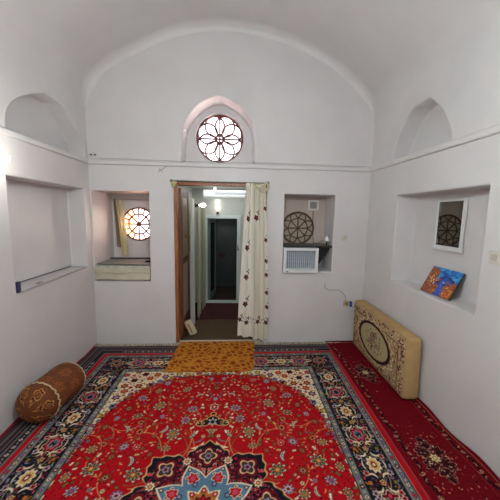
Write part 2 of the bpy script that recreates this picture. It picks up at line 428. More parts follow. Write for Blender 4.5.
# ------------------------------------------------------------------ rugs
RED, RED2 = (164, 12, 22), (134, 8, 18)
NAVY, CREAM, GREY, BLUE, LIL, OLV, GOLD, MAR, PINK, ORG = (22, 20, 30), (212, 196, 162), (98, 98, 98), (78, 112, 134), (124, 126, 156), (112, 98, 48), (200, 158, 88), (104, 14, 26), (190, 60, 78), (168, 98, 36)
DGREEN = (58, 70, 50)
rnd = random.Random(7)
HX, HY = 0.92, 1.35
cv = Canvas(1.50, 1.94, 0.002, RED)
X, Y = np.meshgrid(cv.x, cv.y); A = cv.a
P_BIG = [(NAVY, 1.18), (CREAM, 1.0), (OLV, 0.80), ((44, 36, 26), 0.62), (GOLD, 0.42), (ORG, 0.24)]
P_BLU = [(NAVY, 1.15), (CREAM, 0.98), (LIL, 0.84), (NAVY, 0.52), (PINK, 0.26)]
P_GRN = [(NAVY, 1.16), (CREAM, 1.02), (DGREEN, 0.84), ((30, 34, 30), .62), (ORG, 0.46), (GOLD, 0.2)]
P_RED = [(CREAM, 1.05), (MAR, 0.85), (PINK, 0.5), (CREAM, 0.22)]
P_SML = [(NAVY, 1.15), (GOLD, 0.95), (MAR, 0.5)]
P_ORG = [((60, 20, 18), 1.2), ((130, 66, 30), 0.95), (CREAM, 0.42), (NAVY, 0.25)]
P_LIL = [(NAVY, 1.12), (LIL, 1.0), (CREAM, 0.55), (MAR, 0.3)]
# vines wandering on the red ground
for k in range(46):
    x, y, a = rnd.uniform(0, 0.9), rnd.uniform(0.1, 1.3), rnd.uniform(0, 6.3)
    pts = []; cu = rnd.choice((-1, 1))*rnd.uniform(2, 7)
    for i in range(26):
        pts.append((x, y)); x += 0.011*math.cos(a); y += 0.011*math.sin(a); a += cu*0.011*(1+i*0.05)
    cv.stroke(pts, 0.0042, (OLV, GOLD, MAR, OLV)[k % 4])
taken = []
def put(u, v, r, kind, a=None, n=8):
    taken.append((u, v, r)); a = rnd.uniform(0, 6.3) if a is None else a
    if kind == 'leaf':
        cv.crescent(u, v, r*1.25, a, 2.2, r*0.42, NAVY); cv.crescent(u, v, r*1.25, a, 2.1, r*0.30, CREAM); cv.crescent(u, v, r*1.25, a, 1.5, r*0.15, (96, 108, 124))
        cv.crescent(u+r*.3, v+r*.2, r*0.7, a+2.5, 1.6, r*0.13, GOLD)
    else: cv.rosette(u, v, r*1.08, kind, n, a, 1.22, 0.25)
for u, v, r, k in [(0.267, 1.047, .034, P_BIG), (0.459, 0.829, .045, P_BIG), (0.213, 0.655, .034, P_BLU), (0.28, 0.518, .044, P_BIG), (0.387, 0.956, .022, P_SML), (0.467, 1.147, .03, P_LIL),
                   (0.381, 0.582, .035, 'leaf'), (0.529, 0.546, .024, P_SML), (0.662, 0.561, .034, 'leaf'), (0.503, 0.407, .022, P_RED), (0.59, 0.412, .028, P_LIL), (0.641, 0.333, .022, P_ORG),
                   (0.535, 0.289, .034, 'leaf'), (0.452, 0.197, .046, P_GRN), (0.732, 0.251, .046, P_GRN), (0.614, 0.183, .03, P_ORG), (0.773, 0.11, .03, P_BLU), (0.50, 0.07, .03, P_LIL), (0.59, 0.034, .03, P_BIG),
                   (0.695, 0.05, .028, 'leaf'), (0.30, 0.39, .026, P_BIG), (0.177, 0.78, .036, P_BLU), (0.402, 0.70, .02, P_LIL), (0.0, 1.056, .03, P_ORG), (0.395, 0.345, .02, P_ORG), (0.13, 0.93, .03, 'leaf'),
                   (0.60, 0.71, .03, P_GRN), (0.70, 0.80, .03, P_ORG), (0.63, 0.93, .034, P_BLU), (0.52, 1.03, .026, P_BIG), (0.80, 0.40, .03, P_BIG), (0.74, 0.44, .02, P_SML), (0.80, 0.60, .026, P_ORG),
                   (0.15, 1.17, .024, P_SML), (0.34, 1.17, .024, P_RED), (0.06, 1.2, .022, P_LIL), (0.86, 0.2, .028, P_BIG), (0.85, 0.03, .026, P_GRN), (0.55, 0.64, .02, P_SML), (0.16, 0.52, .03, 'leaf'), (0.75, 0.69, .022, P_LIL)]:
    put(u, v, r, k)
# small blossoms and buds
for k in range(3200):
    u, v, r = rnd.uniform(0, .92), rnd.uniform(0, 1.33), rnd.choice((.006, .008, .010, .013, .016))
    if (u/.53)**2+(v/.49)**2 < 1 or any(math.hypot(u-a, v-b) < c*1.12+r*1.15 for a, b, c in taken): continue
    taken.append((u, v, r)); t = rnd.random()
    if r > .011:
        if t < .5: cv.leaf(u, v, r*2.2, rnd.uniform(0, 6), rnd.choice((GOLD, CREAM, OLV)), NAVY)
        else: cv.rosette(u, v, r, [(rnd.choice((NAVY, OLV, MAR)), 1.1), (rnd.choice((GOLD, CREAM, LIL, ORG)), .8), (MAR, .35)], 5, t*6)
    elif k % 2: cv.crescent(u, v, r*1.3, rnd.uniform(0, 6), 2.2, r*.38, rnd.choice((CREAM, GOLD, OLV, NAVY, (90, 40, 24), (60, 14, 20))))
    else: cv.leaf(u, v, r*2.0, rnd.uniform(0, 6), rnd.choice((CREAM, GOLD, OLV, DGREEN, NAVY, (90, 40, 24), MAR)))
# axis pendants
for dx, dy, r in ((0, .65, .052), (.055, .625, .040), (.10, .615, .030), (.13, .635, .016), (0, .715, .026)): cv.rosette(dx, dy, r, [(GOLD, 1.0)], 6, PI/2)
for dx, dy, r in ((0, .65, .044), (.055, .625, .032), (.10, .615, .022), (.13, .635, .010), (0, .715, .018)): cv.rosette(dx, dy, r, [(NAVY, 1.0)], 6, PI/2)
cv.rosette(0, .63, .034, [(CREAM, 1.05), (LIL, .85), (NAVY, .45)], 6, PI/2, 1.3, .25); cv.rosette(.075, .622, .018, P_SML, 5); cv.leaf(.11, .62, .02, .5, CREAM); cv.rosette(0, .70, .014, [(ORG, 1), (GOLD, .5)], 5)
for q0 in (0, .05): cv.crescent(.115, .46+q0, .075, -2.1, 1.5, .011-q0*.1, (CREAM, (96, 108, 124))[q0 > 0])
cv.rosette(0, .80, .036, P_RED, 6, PI/2, 1.3); cv.rosette(0, .90, .024, P_LIL, 6); cv.rosette(0, .535, .026, P_BIG, 6)
# cream spandrels
arc = np.array([(0, 1.272), (.10, 1.268), (.25, 1.262), (.40, 1.245), (.50, 1.205), (.60, 1.14), (.68, 1.065), (.755, .975), (.805, .885), (.845, .80), (.87, .71), (.89, .60), (.900, .50), (.906, .42), (.912, .34), (.921, .27)])
bx = np.interp(Y, arc[::-1, 1], arc[::-1, 0])
by = np.interp(X, arc[:, 0], arc[:, 1])
sc = 0.010*np.sin((X*1.0+Y*1.3)*60)
inside = ((Y > by+sc) & (X < .76)) | ((X > bx+sc) & (X >= .70))
inside &= (X < HX) & (Y < HY)
A[inside] = CREAM
edge = np.abs(np.where(X < .72, Y-by, X-bx)-sc) < .0055
A[edge & (X < HX) & (Y < HY) & (Y > .27)] = NAVY
tk = []
for k in range(6000):
    u, v = rnd.uniform(.0, .92), rnd.uniform(.25, 1.35)
    j, i = min(int(v/.002), cv.ny-1), min(int(u/.002), cv.nx-1)
    if not inside[j, i]: continue
    r = (.036, .028, .020, .014, .009, .007)[min(k//500, 5)]
    if any(math.hypot(u-a, v-b) < (c+r)*1.10 for a, b, c in tk): continue
    tk.append((u, v, r))
    corner = u+v > 1.74 and u < .88 and v < 1.31
    if corner: cv.rosette(u, v, r*1.2, [(CREAM, 1.0), (rnd.choice((MAR, (150, 40, 60), MAR, RED)), .92), (rnd.choice((NAVY, ORG, LIL)), .45)], 6, k)
    else: cv.rosette(u, v, r, rnd.choice([[(MAR, 1), (PINK, .6)], [(LIL, 1), (NAVY, .5)], [(OLV, 1), (GOLD, .5)], [(NAVY, 1), (ORG, .6)], [(MAR, 1), (ORG, .6)]]), 5, k)
for i in range(0, len(arc)-1):
    for t in (0.0, .5):
        p = arc[i]*(1-t)+arc[i+1]*t; cv.rosette(p[0]+.006, p[1]+.012, .017, [(NAVY, 1.1), (LIL, .95), (MAR, .45)] if (i+int(2*t)) % 2 else [(NAVY, 1.1), (GOLD, .95), (MAR, .45)], 5, i)
# centre medallion
U, V = X/.50, Y/.435
rho = np.hypot(U, V); th = np.arctan2(U, V)
ph = np.abs(((th+PI/8) % (PI/4))-PI/8)/(PI/8)          # 0 on lobe axis, 1 at cusp
Rout = .70+.22*np.sqrt(np.clip(1-ph**2, 0, 1))+.085*np.clip(1-ph*2.2, 0, 1)+.016*np.cos(ph*PI*5)
A[rho < Rout+.022] = (196, 164, 110); A[rho < Rout+.006] = GOLD; A[rho < Rout] = NAVY
tk = []
for k in range(9000):
    a, r0 = rnd.uniform(0, PI/2), rnd.uniform(.42, .98)
    p = abs(((a+PI/8) % (PI/4))-PI/8)/(PI/8)
    if r0 > .66+.2*math.sqrt(max(1-p*p, 0)): continue
    u, v = .5*r0*math.sin(a), .435*r0*math.cos(a); r = rnd.choice((.008, .012, .017))
    if any(math.hypot(u-b, v-c) < (d+r)*.90 for b, c, d in tk): continue
    tk.append((u, v, r)); cv.leaf(u, v, r*2.3, rnd.uniform(0, 6), rnd.choice((PINK, RED2, MAR, MAR, RED, (150, 40, 60))), rnd.choice((CREAM, NAVY, (150, 110, 80))) if r > .010 else None)
for a in (0, PI/4, PI/2):
    u, v = .5*.735*math.sin(a), .435*.735*math.cos(a)
    an = math.atan2(v, u) if a else PI/2
    f = lambda t: .62+.38*np.abs(np.cos(2*t))**1.5
    cv.polar(u, v, .092, f, NAVY, an); cv.polar(u, v, .080, f, MAR, an); cv.polar(u, v, .060, f, (206, 176, 130), an); cv.polar(u, v, .049, f, (60, 40, 34), an); cv.rosette(u, v, .026, [(LIL, 1), (MAR, .5)], 5)
Rb = .36+.17*np.sin(ph*PI/2)+.07*ph**5; A[rho < Rb+.03] = CREAM; A[rho < Rb] = BLUE
for a in (PI/8, 3*PI/8):
    for rr, k, c in ((.40, .040, [(CREAM, 1.05), (RED, .9), (PINK, .45)]), (.545, .014, [(NAVY, 1), (CREAM, .5)]), (.30, .018, [(NAVY, 1), (LIL, .6)])):
        cv.rosette(.5*rr*math.sin(a), .435*rr*math.cos(a), k, c, 6, PI/2-a, 1.1)
    for da in (-.16, .16): cv.rosette(.5*.44*math.sin(a+da), .435*.44*math.cos(a+da), .012, [(CREAM, 1), (MAR, .5)], 5)
Ro = .15+.09*(1-ph)**1.2; A[rho < Ro+.03] = CREAM; A[rho < Ro] = ORG
for a in (0, PI/4, PI/2): cv.rosette(.5*.19*math.sin(a), .435*.19*math.cos(a), .018, [(MAR, 1.1), (PINK, .7), (CREAM, .3)], 6)
cv.rosette(0, 0, .06, [(NAVY, 1), (RED, .8), (CREAM, .4), (MAR, .25)], 8)
for a in (PI/8, 3*PI/8): cv.rosette(.5*.70*math.sin(a), .435*.70*math.cos(a), .030, [(NAVY, 1.15), (CREAM, 1.0), (MAR, .55), (GOLD, .3)], 8)
# borders, by distance outside the field
B = np.maximum(X-HX, Y-HY)
along = np.where(X-HX > Y-HY, Y, X)
def band(a, b, col): A[(B >= a) & (B < b)] = col
band(0, .06, (106, 110, 106)); band(0, .006, NAVY); band(.050, .057, (30, 30, 34))
band(.057, .285, NAVY); band(.285, .345, (102, 102, 102)); band(.285, .291, (50, 50, 52)); band(.297, .300, (150, 150, 140)); band(.338, .345, (36, 30, 32))
band(.345, .382, (176, 20, 30)); band(.345, .349, (190, 130, 120))
band(.382, .398, (104, 98, 98)); band(.398, .445, (46, 38, 44)); band(.445, .462, (104, 98, 98)); band(.462, .476, (30, 24, 28)); band(.476, .490, (92, 80, 82))
band(.490, .520, (60, 48, 52)); band(.520, .530, (122, 114, 112)); band(.530, .566, (70, 56, 58)); band(.566, .60, (112, 20, 34))
def bp(s, b, side):      # point on the border: s along, b outward
    return (HX+b, s) if side else (s, HY+b)
for side, end in ((1, HY+.17), (0, HX+.17)):
    n = int(end/.062)
    for k in range(n+1):
        s = k*end/n
        for b, cs in ((.030, (CREAM, MAR, LIL)), (.318, (PINK, CREAM, LIL, MAR)), (.421, (CREAM, (190, 180, 170)))):
            if side == 0 and s > HX+b or side == 1 and s > HY+b: continue
            x, y = bp(s, b, side); c = cs[k % len(cs)]
            cv.rosette(x, y, .0145, [(NAVY, 1.25), (c, 1), (MAR if c != MAR else CREAM, .4)], 4, k)
            x, y = bp(s+.031, b, side); cv.leaf(x, y, .016, (PI/2 if side else 0)+.5*(-1)**k, (176, 168, 150))
for side, seq in ((1, [(.208-.25*1, 'B'), (.208, 'A'), (.46, 'B'), (.71, 'A'), (.96, 'B'), (1.20, 'A')]), (0, [(0., 'B'), (.22, 'A'), (.44, 'B'), (.66, 'A'), (.86, 'B')])):
    # scrolling vine
    pts = [bp(s, .171+.055*math.sin(s/.25*PI), side) for s in np.arange(0, (HY if side else HX)+.1, .012)]
    cv.stroke(pts, .006, (140, 132, 96))
    for s, t in seq:
        x, y = bp(s, .171, side); a = PI/2 if side else 0
        if t == 'A':
            cv.rosette(x, y, .050, [(NAVY, 1.15), (CREAM, 1.0), (GOLD, .72), (MAR, .42), (CREAM, .2)], 9, a, 1.3, .12)
        else:
            cv.rosette(x, y, .066, [(CREAM, 1.05), (MAR, .96), (PINK, .7), (BLUE, .5), (NAVY, .3)], 7, a, 1.2, .12)
        for sg in (-1, 1):
            for sb in (-1, 1):
                ang = math.atan2(sb, sg) if not side else math.atan2(sg, sb)
                x2, y2 = bp(s+sg*.098, .171+sb*.050, side)
                cv.crescent(x2, y2, .032, ang+PI+.4*sg*sb, 2.4, .0075, CREAM)
                x3, y3 = bp(s+sg*.060, .171+sb*.078, side)
                cv.rosette(x3, y3, .021, [(CREAM, 1.05), (PINK if (sg*sb > 0) else LIL, .85), (MAR, .45)], 5, s*9)
                x4, y4 = bp(s+sg*.125, .171-sb*.080, side)
                cv.leaf(x4, y4, .03, ang, ORG if sb > 0 else OLV)
        for sb in (-1, 1):
            x6, y6 = bp(s, .171, side); cv.crescent(x6, y6, .088 if t == 'B' else .074, (0 if side else PI/2)+(PI if sb < 0 else 0), 1.3, .0055, CREAM)
        x5, y5 = bp(s+.125, .171, side); cv.rosette(x5, y5, .022, [(GOLD, 1), (MAR, .6), (CREAM, .25)], 5)
bt = []
for k in range(7000):
    side = k % 2; sv = rnd.uniform(0, (HY if side else HX)+.28); bb = rnd.uniform(.068, .275)
    x, y = bp(sv, bb, side)
    if (side and x-HX < y-HY) or (not side and y-HY < x-HX): continue
    j, i = min(int(y/.002), cv.ny-1), min(int(x/.002), cv.nx-1); r = rnd.choice((.006, .008, .010, .013))
    w_ = cv.a[max(j-3, 0):j+4, max(i-3, 0):i+4].reshape(-1, 3)
    if np.abs(w_-np.array(NAVY)).max() > 2 or any(math.hypot(x-a, y-b) < c+r for a, b, c in bt): continue
    bt.append((x, y, r))
    if r > .009 and k % 3 == 0: cv.rosette(x, y, r, [(rnd.choice((LIL, PINK, CREAM, GREY)), 1), (MAR, .5)], 5, k)
    else: cv.leaf(x, y, r*2.2, rnd.uniform(0, 6), rnd.choice((MAR, ORG, OLV, GREY, LIL, DGREEN, PINK, GOLD, (60, 64, 90))))
cx_, cy_ = bp(0, 0, 1)[0]+.171, HY+.171
cv.rosette(cx_, cy_, .066, [(CREAM, 1.05), (MAR, .96), (ORG, .7), (BLUE, .5), (NAVY, .3)], 7, PI/4, 1.2, .12)
quad = cv.half(); qn = quad[::-1]
full = np.concatenate([np.concatenate([quad[::-1, ::-1], quad[::-1]], 1), np.concatenate([quad[:, ::-1], quad], 1)], 0)
H_, W_ = full.shape[:2]
rng = np.random.default_rng(3)
full = full*(1+rng.normal(0, .05, (H_, W_, 1)))
CXR, CYR = -0.12, 1.38
xs = (np.arange(W_)+.5)*.004-1.5; ys = (np.arange(H_)+.5)*.004-1.94
sel = np.r_[0:int(H_*.44):4, int(H_*.44):H_]           # the half behind the camera is woven with fewer rows
xs2, ys2 = np.meshgrid(xs, ys[sel]); yw = ys2+CYR
scale = np.where(xs2 > 0, np.interp(yw, [1.3, 3.1], [.957, 1.012]), 1.0)
XX = xs2*scale+CXR-np.interp(yw, [1.3, 3.0], [.034, 0])*(1-np.abs(xs2)/1.5)
ZZ = .011+rng.normal(0, .0006, XX.shape)+.002*np.sin(XX*5+yw*3)
b2 = np.maximum(np.abs(xs2)-1.495, np.abs(ys2)-1.935)
ZZ = np.where(b2 > 0, .002, ZZ)
PILE = attr_mat('wool_pile', 0.95, 0.3, 0.08)
rug = thing('persian_rug', 'large red Persian carpet with black floral border and medallion on the floor', 'rug')
painted_grid('pile', XX, yw, ZZ, np.clip(full[sel], 0, 255), PILE, rug)
fr = bmesh.new()
for k in range(250):
    x = CXR-1.49+k*.0119; a = rnd.uniform(-.4, .4); l = rnd.uniform(.045, .072)
    y0 = CYR+1.94-.034
    tube(fr, [(x, y0, .014), (x+a*.015, y0+l*.5, .023), (x+a*.04, min(y0+l, D-.006), .014)], [.0035, .0048, .0026], 4)
mesh_obj('fringe', fr, mat('cotton_fringe', (216, 204, 180), 0.9, var=.6, vscale=40), rug)
# red selvedge turned up along the left wall
q = bmesh.new(); tube(q, [(L+.010+.004*math.sin(i*.9), -.55+i*.1, .014+.004*math.sin(i*1.7)) for i in range(40)], .009, 6)
mesh_obj('selvedge', q, mat('red_selvedge', (128, 18, 34), .9), rug, True)

# long red runner against the right wall, over the carpet's edge
rc = Canvas(.48, 3.96, .002, (104, 8, 20))
DK = (34, 14, 18)
def rmed(cy):
    cx = .205
    for (dx, dy, r) in ((0, 0, .085), (0, .10, .055), (0, -.10, .055), (.05, .05, .05), (-.05, .05, .05), (.05, -.05, .05), (-.05, -.05, .05), (0, .155, .03), (0, -.155, .03)):
        rc.rosette(cx+dx, cy+dy, r, [((186, 140, 112), 1.10), (DK, 1.0), ((96, 16, 28), .62), (DK, .45)], 7, 0)
    for k in range(70):
        a, r = rnd.uniform(0, 6.3), rnd.uniform(.02, 1); u, v = cx+.085*r*math.cos(a), cy+.15*r*math.sin(a)
        rc.leaf(u, v, rnd.choice((.012, .018)), a, rnd.choice(((172, 116, 96), (190, 170, 130), (140, 30, 44), (90, 20, 36))))
    rc.rosette(cx, cy, .034, [(DK, 1.15), ((214, 196, 140), 1), ((120, 90, 40), .55), ((220, 206, 150), .3)], 7)
    for k in range(240):
        a = rnd.uniform(0, 6.3); r = rnd.uniform(.12, .34); u, v = cx+r*.62*math.cos(a), cy+r*math.sin(a)
        if .07 < u < .36: rc.leaf(u, v, rnd.choice((.008, .010, .013)), rnd.uniform(0, 6), rnd.choice(((176, 70, 72), (196, 140, 110), DK, (90, 8, 20))))
for yy in (.10+k*1.02 for k in range(4)): rmed(yy+.08 if False else yy+.086+1.0-1.02+.0)
for side_x, bw in ((.060, .022), (.425, .026)):
    for k in range(int(3.96/.03)):
        y = k*.03
        rc.leaf(side_x+.010*math.sin(k*.8), y, .040, PI/2+.5*math.sin(k*.8), DK)
    for k in range(int(3.96/.05)):
        y = k*.05
        rc.crescent(side_x+.012*math.sin(k*1.3), y, .014, k*1.9, 3, .003, (186, 140, 108))
        if k % 3 == 0: rc.rosette(side_x, y, .012, [((200, 160, 120), 1), (MAR, .5)], 5)
rc.stroke([(.395, 0), (.395, 3.96)], .004, (150, 90, 70)); rc.stroke([(.458, 0), (.458, 3.96)], .004, (150, 90, 70))
for x in np.arange(.02, .48, .03): rc.rosette(x, 3.91, .014, [(DK, 1.2), ((170, 110, 90), .7)], 5)
rc.stroke([(0, 3.955), (.48, 3.955)], .03, (70, 10, 20))
ra = rc.half(); ra = np.clip(ra*(1+rng.normal(0, .05, ra.shape[:2]+(1,))), 0, 255)
h_, w_ = ra.shape[:2]
yg, xg = np.meshgrid(-.6+(np.arange(h_)+.5)*.004, (np.arange(w_)+.5)/w_, indexing='ij')
xl = np.interp(yg, [1.3, 3.1], [1.128, 1.186]); xr = 1.632+.006*np.sin(yg*9)
XX = xl+(xr-xl)*xg
ZZ = .022+.0025*np.sin(yg*6+XX*4)+.016*np.clip((xg-.93)/.07, 0, 1)*(1+.6*np.sin(yg*13)); ZZ = np.where(xg < .012, .012, ZZ)
rn = thing('runner_rug', 'long dark red runner with small black medallions along the right wall', 'rug')
o = painted_grid('pile', XX, yg, ZZ, ra, PILE, rn)
q = bmesh.new(); tube(q, [(float(np.interp(y, [1.3, 3.1], [1.128, 1.186])), y, .016) for y in np.arange(-.6, 3.36, .1)], .007, 6)
mesh_obj('bound_edge', q, mat('bright_red_binding', (178, 20, 32), .85), rn, True)

# giraffe-spotted doormat
MATM = mat('ochre_spots', (190, 118, 34), .95, spec=.1); nt = MATM.node_tree
tc = nt.nodes.new('ShaderNodeTexCoord'); vo = nt.nodes.new('ShaderNodeTexVoronoi'); vo.feature = 'DISTANCE_TO_EDGE'; vo.inputs['Scale'].default_value = 15
nz = nt.nodes.new('ShaderNodeTexNoise'); nz.inputs['Scale'].default_value = 14; ad = nt.nodes.new('ShaderNodeVectorMath'); ad.operation = 'MULTIPLY_ADD'; ad.inputs[1].default_value = (.05, .05, .05)
nt.links.new(tc.outputs['Object'], nz.inputs['Vector']); nt.links.new(nz.outputs['Color'], ad.inputs[0]); nt.links.new(tc.outputs['Object'], ad.inputs[2]); nt.links.new(ad.outputs[0], vo.inputs['Vector'])
cr = nt.nodes.new('ShaderNodeValToRGB'); e = cr.color_ramp.elements
e[0].position = .06; e[0].color = (*srgb(186, 120, 40), 1); e[1].position = .14; e[1].color = (*srgb(150, 84, 24), 1)
e2 = cr.color_ramp.elements.new(.34); e2.color = (*srgb(122, 52, 18), 1)
nt.links.new(vo.outputs['Distance'], cr.inputs['Fac']); nt.links.new(cr.outputs['Color'], nt.nodes['Principled BSDF'].inputs['Base Color'])
q = bmesh.new()
poly = [(-.672, 2.70), (-.3, 2.694), (.12, 2.684), (.20, 2.70), (.235, 2.76), (.262, 3.10), (.286, 3.372), (-.632, 3.372)]
prism(q, poly, .014, .026, 'Z'); bmesh.ops.bevel(q, geom=[e for e in q.edges if e.calc_length() > .05], offset=.004, segments=2, affect='EDGES')
dm = tag(mesh_obj('doormat', q, MATM), 'ochre and brown giraffe-spotted doormat in front of the doorway', 'doormat')

# hall rugs
q = bmesh.new(); box(q, (-.66, D+.065, -.002), (.38, 4.15, .012), .003); tag(mesh_obj('hall_mat', q, mat('brown_mat', (84, 62, 38), .95, var=.25, vscale=30)), 'plain brown mat on the hall floor just past the threshold', 'mat')
q = bmesh.new(); box(q, (-.66, 4.17, -.002), (.60, 4.95, .010), .003); tag(mesh_obj('hall_rug', q, mat('maroon_rug', (72, 20, 24), .95, var=.4, vscale=20)), 'dark maroon rug before the white door frame', 'rug')

# ------------------------------------------------------------------ floor cushion against the right wall
cu = thing('floor_cushion', 'tan oblong floor cushion with floral oval medallion leaning on the right wall', 'cushion', (1.566, 2.722, .03), 0)
CL, CH, CT = 1.11, .565, .140
TAN = mat('tan_velvet', (182, 150, 104), .9, var=.12, vscale=14, spec=.15)
q = bmesh.new(); box(q, (-CT/2, -CL/2, 0), (CT/2, CL/2, CH), .035, 5); mesh_obj('body', q, TAN, cu, True)
cc = Canvas(1.06, .53, .002, (168, 142, 104)); A = cc.a
X, Y = np.meshgrid(cc.x, cc.y)
BR, BR2, CRM, GRN, BLK = (84, 48, 36), (130, 84, 58), (214, 196, 156), (176, 164, 124), (36, 20, 24)
dd = np.minimum(np.minimum(X, 1.06-X), np.minimum(Y, .53-Y))
A[dd < .075] = (178, 152, 114)
for k in range(520):
    s = rnd.uniform(0, 3.18); b = rnd.uniform(.008, .07)
    if s < 1.06: x, y = s, b
    elif s < 1.59: x, y = 1.06-b, s-1.06
    elif s < 2.65: x, y = s-1.59, .53-b
    else: x, y = b, s-2.65
    cc.leaf(x, y, rnd.choice((.014, .020, .026)), rnd.uniform(0, 6), rnd.choice((BR, BR, (90, 30, 40), CRM, BR2)))
A[(dd > .075) & (dd < .083)] = BR
for k in range(700):
    x, y = rnd.uniform(.09, .97), rnd.uniform(.09, .44)
    if ((x-.53)/.36)**2+((y-.265)/.2)**2 < 1: continue
    if k % 3 == 0: cc.crescent(x, y, .024, rnd.uniform(0, 6), 3, .005, rnd.choice((BR2, CRM, BR)))
    else: cc.leaf(x, y, rnd.choice((.012, .020)), rnd.uniform(0, 6), rnd.choice((CRM, BR2, GRN, (150, 116, 84), BR)))
for k, c, j in ((1.16, CRM, .05), (1.10, (150, 110, 76), .04), (1.03, BLK, 0), (.92, (120, 60, 50), 0), (.89, GRN, 0)):
    t = np.arctan2((Y-.265)/.182, (X-.53)/.325); A[np.hypot((X-.53)/.325, (Y-.265)/.182) < k*(1+j*np.cos(20*t))] = c
for k in range(150):
    a = rnd.uniform(0, 6.3); r = rnd.random()**.6; x, y = .53+.19*r*math.cos(a), .265+.115*r*math.sin(a)
    cc.leaf(x, y, rnd.choice((.012, .018, .026)), rnd.uniform(0, 6), rnd.choice((BR, (96, 50, 60), (120, 112, 60), CRM, (70, 40, 50))))
for (x, y, r) in ((.53, .28, .036), (.46, .24, .030), (.60, .25, .030), (.49, .33, .026), (.58, .34, .024)):
    cc.rosette(x, y, r, [(BR, 1.1), ((206, 170, 150), .9), ((120, 60, 70), .5)], 6)
cc.stroke([(.5, .25), (.51, .2), (.49, .15)], .008, BR)
ca_ = cc.half(); h_, w_ = ca_.shape[:2]
vg, ug = np.meshgrid(np.linspace(0, 1, h_), np.linspace(0, 1, w_), indexing='ij')
edge_ = np.minimum(np.minimum(ug*1.06, (1-ug)*1.06), np.minimum(vg*.53, (1-vg)*.53))
bul = .004+.014*np.clip(edge_/.06, 0, 1)**.5
bul = np.where(edge_ < .004, -.006, bul)
painted_grid('patterned_face', -CT/2-bul, (.5-ug)*1.06, .02+vg*.525, np.clip(ca_*(1+rng.normal(0, .04, (h_, w_, 1))), 0, 255), attr_mat('woven_tapestry', .9, .3, .15), cu)
q = bmesh.new(); yy, zz = CL/2-.024, .015
tube(q, [(-CT/2+.004, -yy, zz), (-CT/2+.004, yy, zz), (-CT/2+.004, yy, CH-zz), (-CT/2+.004, -yy, CH-zz)], .007, 6, True); mesh_obj('piping', q, TAN, cu, True)
cu.rotation_euler = (0, math.radians(-1.5), math.radians(-1.2))
for ch in cu.children: pass

# ------------------------------------------------------------------ bolster on the left
bo = thing('bolster_pillow', 'round brown and gold brocade bolster lying beside the left wall', 'pillow', (-1.466, 1.955, .163), 0)
bo.rotation_euler = (0, 0, math.radians(-7))
BL_, BRD = .52, .152
def bolster_r(t):      # t along 0..1
    e = min(t, 1-t)*BL_
    return BRD*(math.sqrt(max(1-(1-min(e/.11, 1))**2, 0))*.98+.02)*(1-.03*abs(math.cos(t*PI*2)))
nu, nv = 200, 260
BRN, DBR, GLD = (104, 56, 26), (52, 20, 20), (176, 118, 50)
bc = Canvas(2*PI*BRD, BL_, .002, BRN)
for k in range(7):
    for j in range(5):
        x, y = (k+.5*(j % 2))*2*PI*BRD/7+.03, .05+j*.135
        bc.rosette(x, y, .046, [(GLD, 1.0), (DBR, .78), (GLD, .5), (BRN, .36)] if j == 0 else [((150, 86, 40), 1.0), ((104, 50, 24), .8), ((150, 90, 40), .5), (BRN, .34)], 6, .3, 1.0, .14)
        bc.crescent(x+.045, y+.05, .022, 1, 3, .004, (96, 44, 26))
        bc.leaf(x-.02, y+.07, .03, .6, (98, 40, 28))
for k in range(260):
    bc.leaf(rnd.uniform(0, 2*PI*BRD), rnd.uniform(0, BL_), .014, rnd.uniform(0, 6), rnd.choice(((104, 54, 24), (142, 82, 34), (90, 34, 24))))
ty = np.linspace(0, 1, nv); tx = np.linspace(0, 2*PI, nu)
TY, TX = np.meshgrid(ty, tx, indexing='ij')
rr = np.vectorize(bolster_r)(TY)
TYm = TY*BL_
Xb, Zb, Yb = rr*np.cos(TX), rr*np.sin(TX)*(.96), TYm
J = np.clip((TYm/.002).astype(int), 0, bc.ny-1); I = np.clip((TX*BRD/.002).astype(int), 0, bc.nx-1)
bcol = bc.a[J, I]
painted_grid('cover', Xb[:, ::-1], Yb[:, ::-1], Zb[:, ::-1], bcol[:, ::-1], attr_mat('brocade', .75, .3, .3), bo)
CORD = mat('cream_cord', (206, 180, 142), .8, var=.3, vscale=60)
for t in (.25, .88):
    q = bmesh.new(); r = bolster_r(t)+.003
    tube(q, [((r+.005*math.sin(k*2.4))*math.cos(2*PI*k/60), t*BL_+.006*math.sin(k*2.1), (r+.005*math.sin(k*2.4))*math.sin(2*PI*k/60)*.96) for k in range(60)], .0058, 5, True)
    mesh_obj('cord', q, CORD, bo)

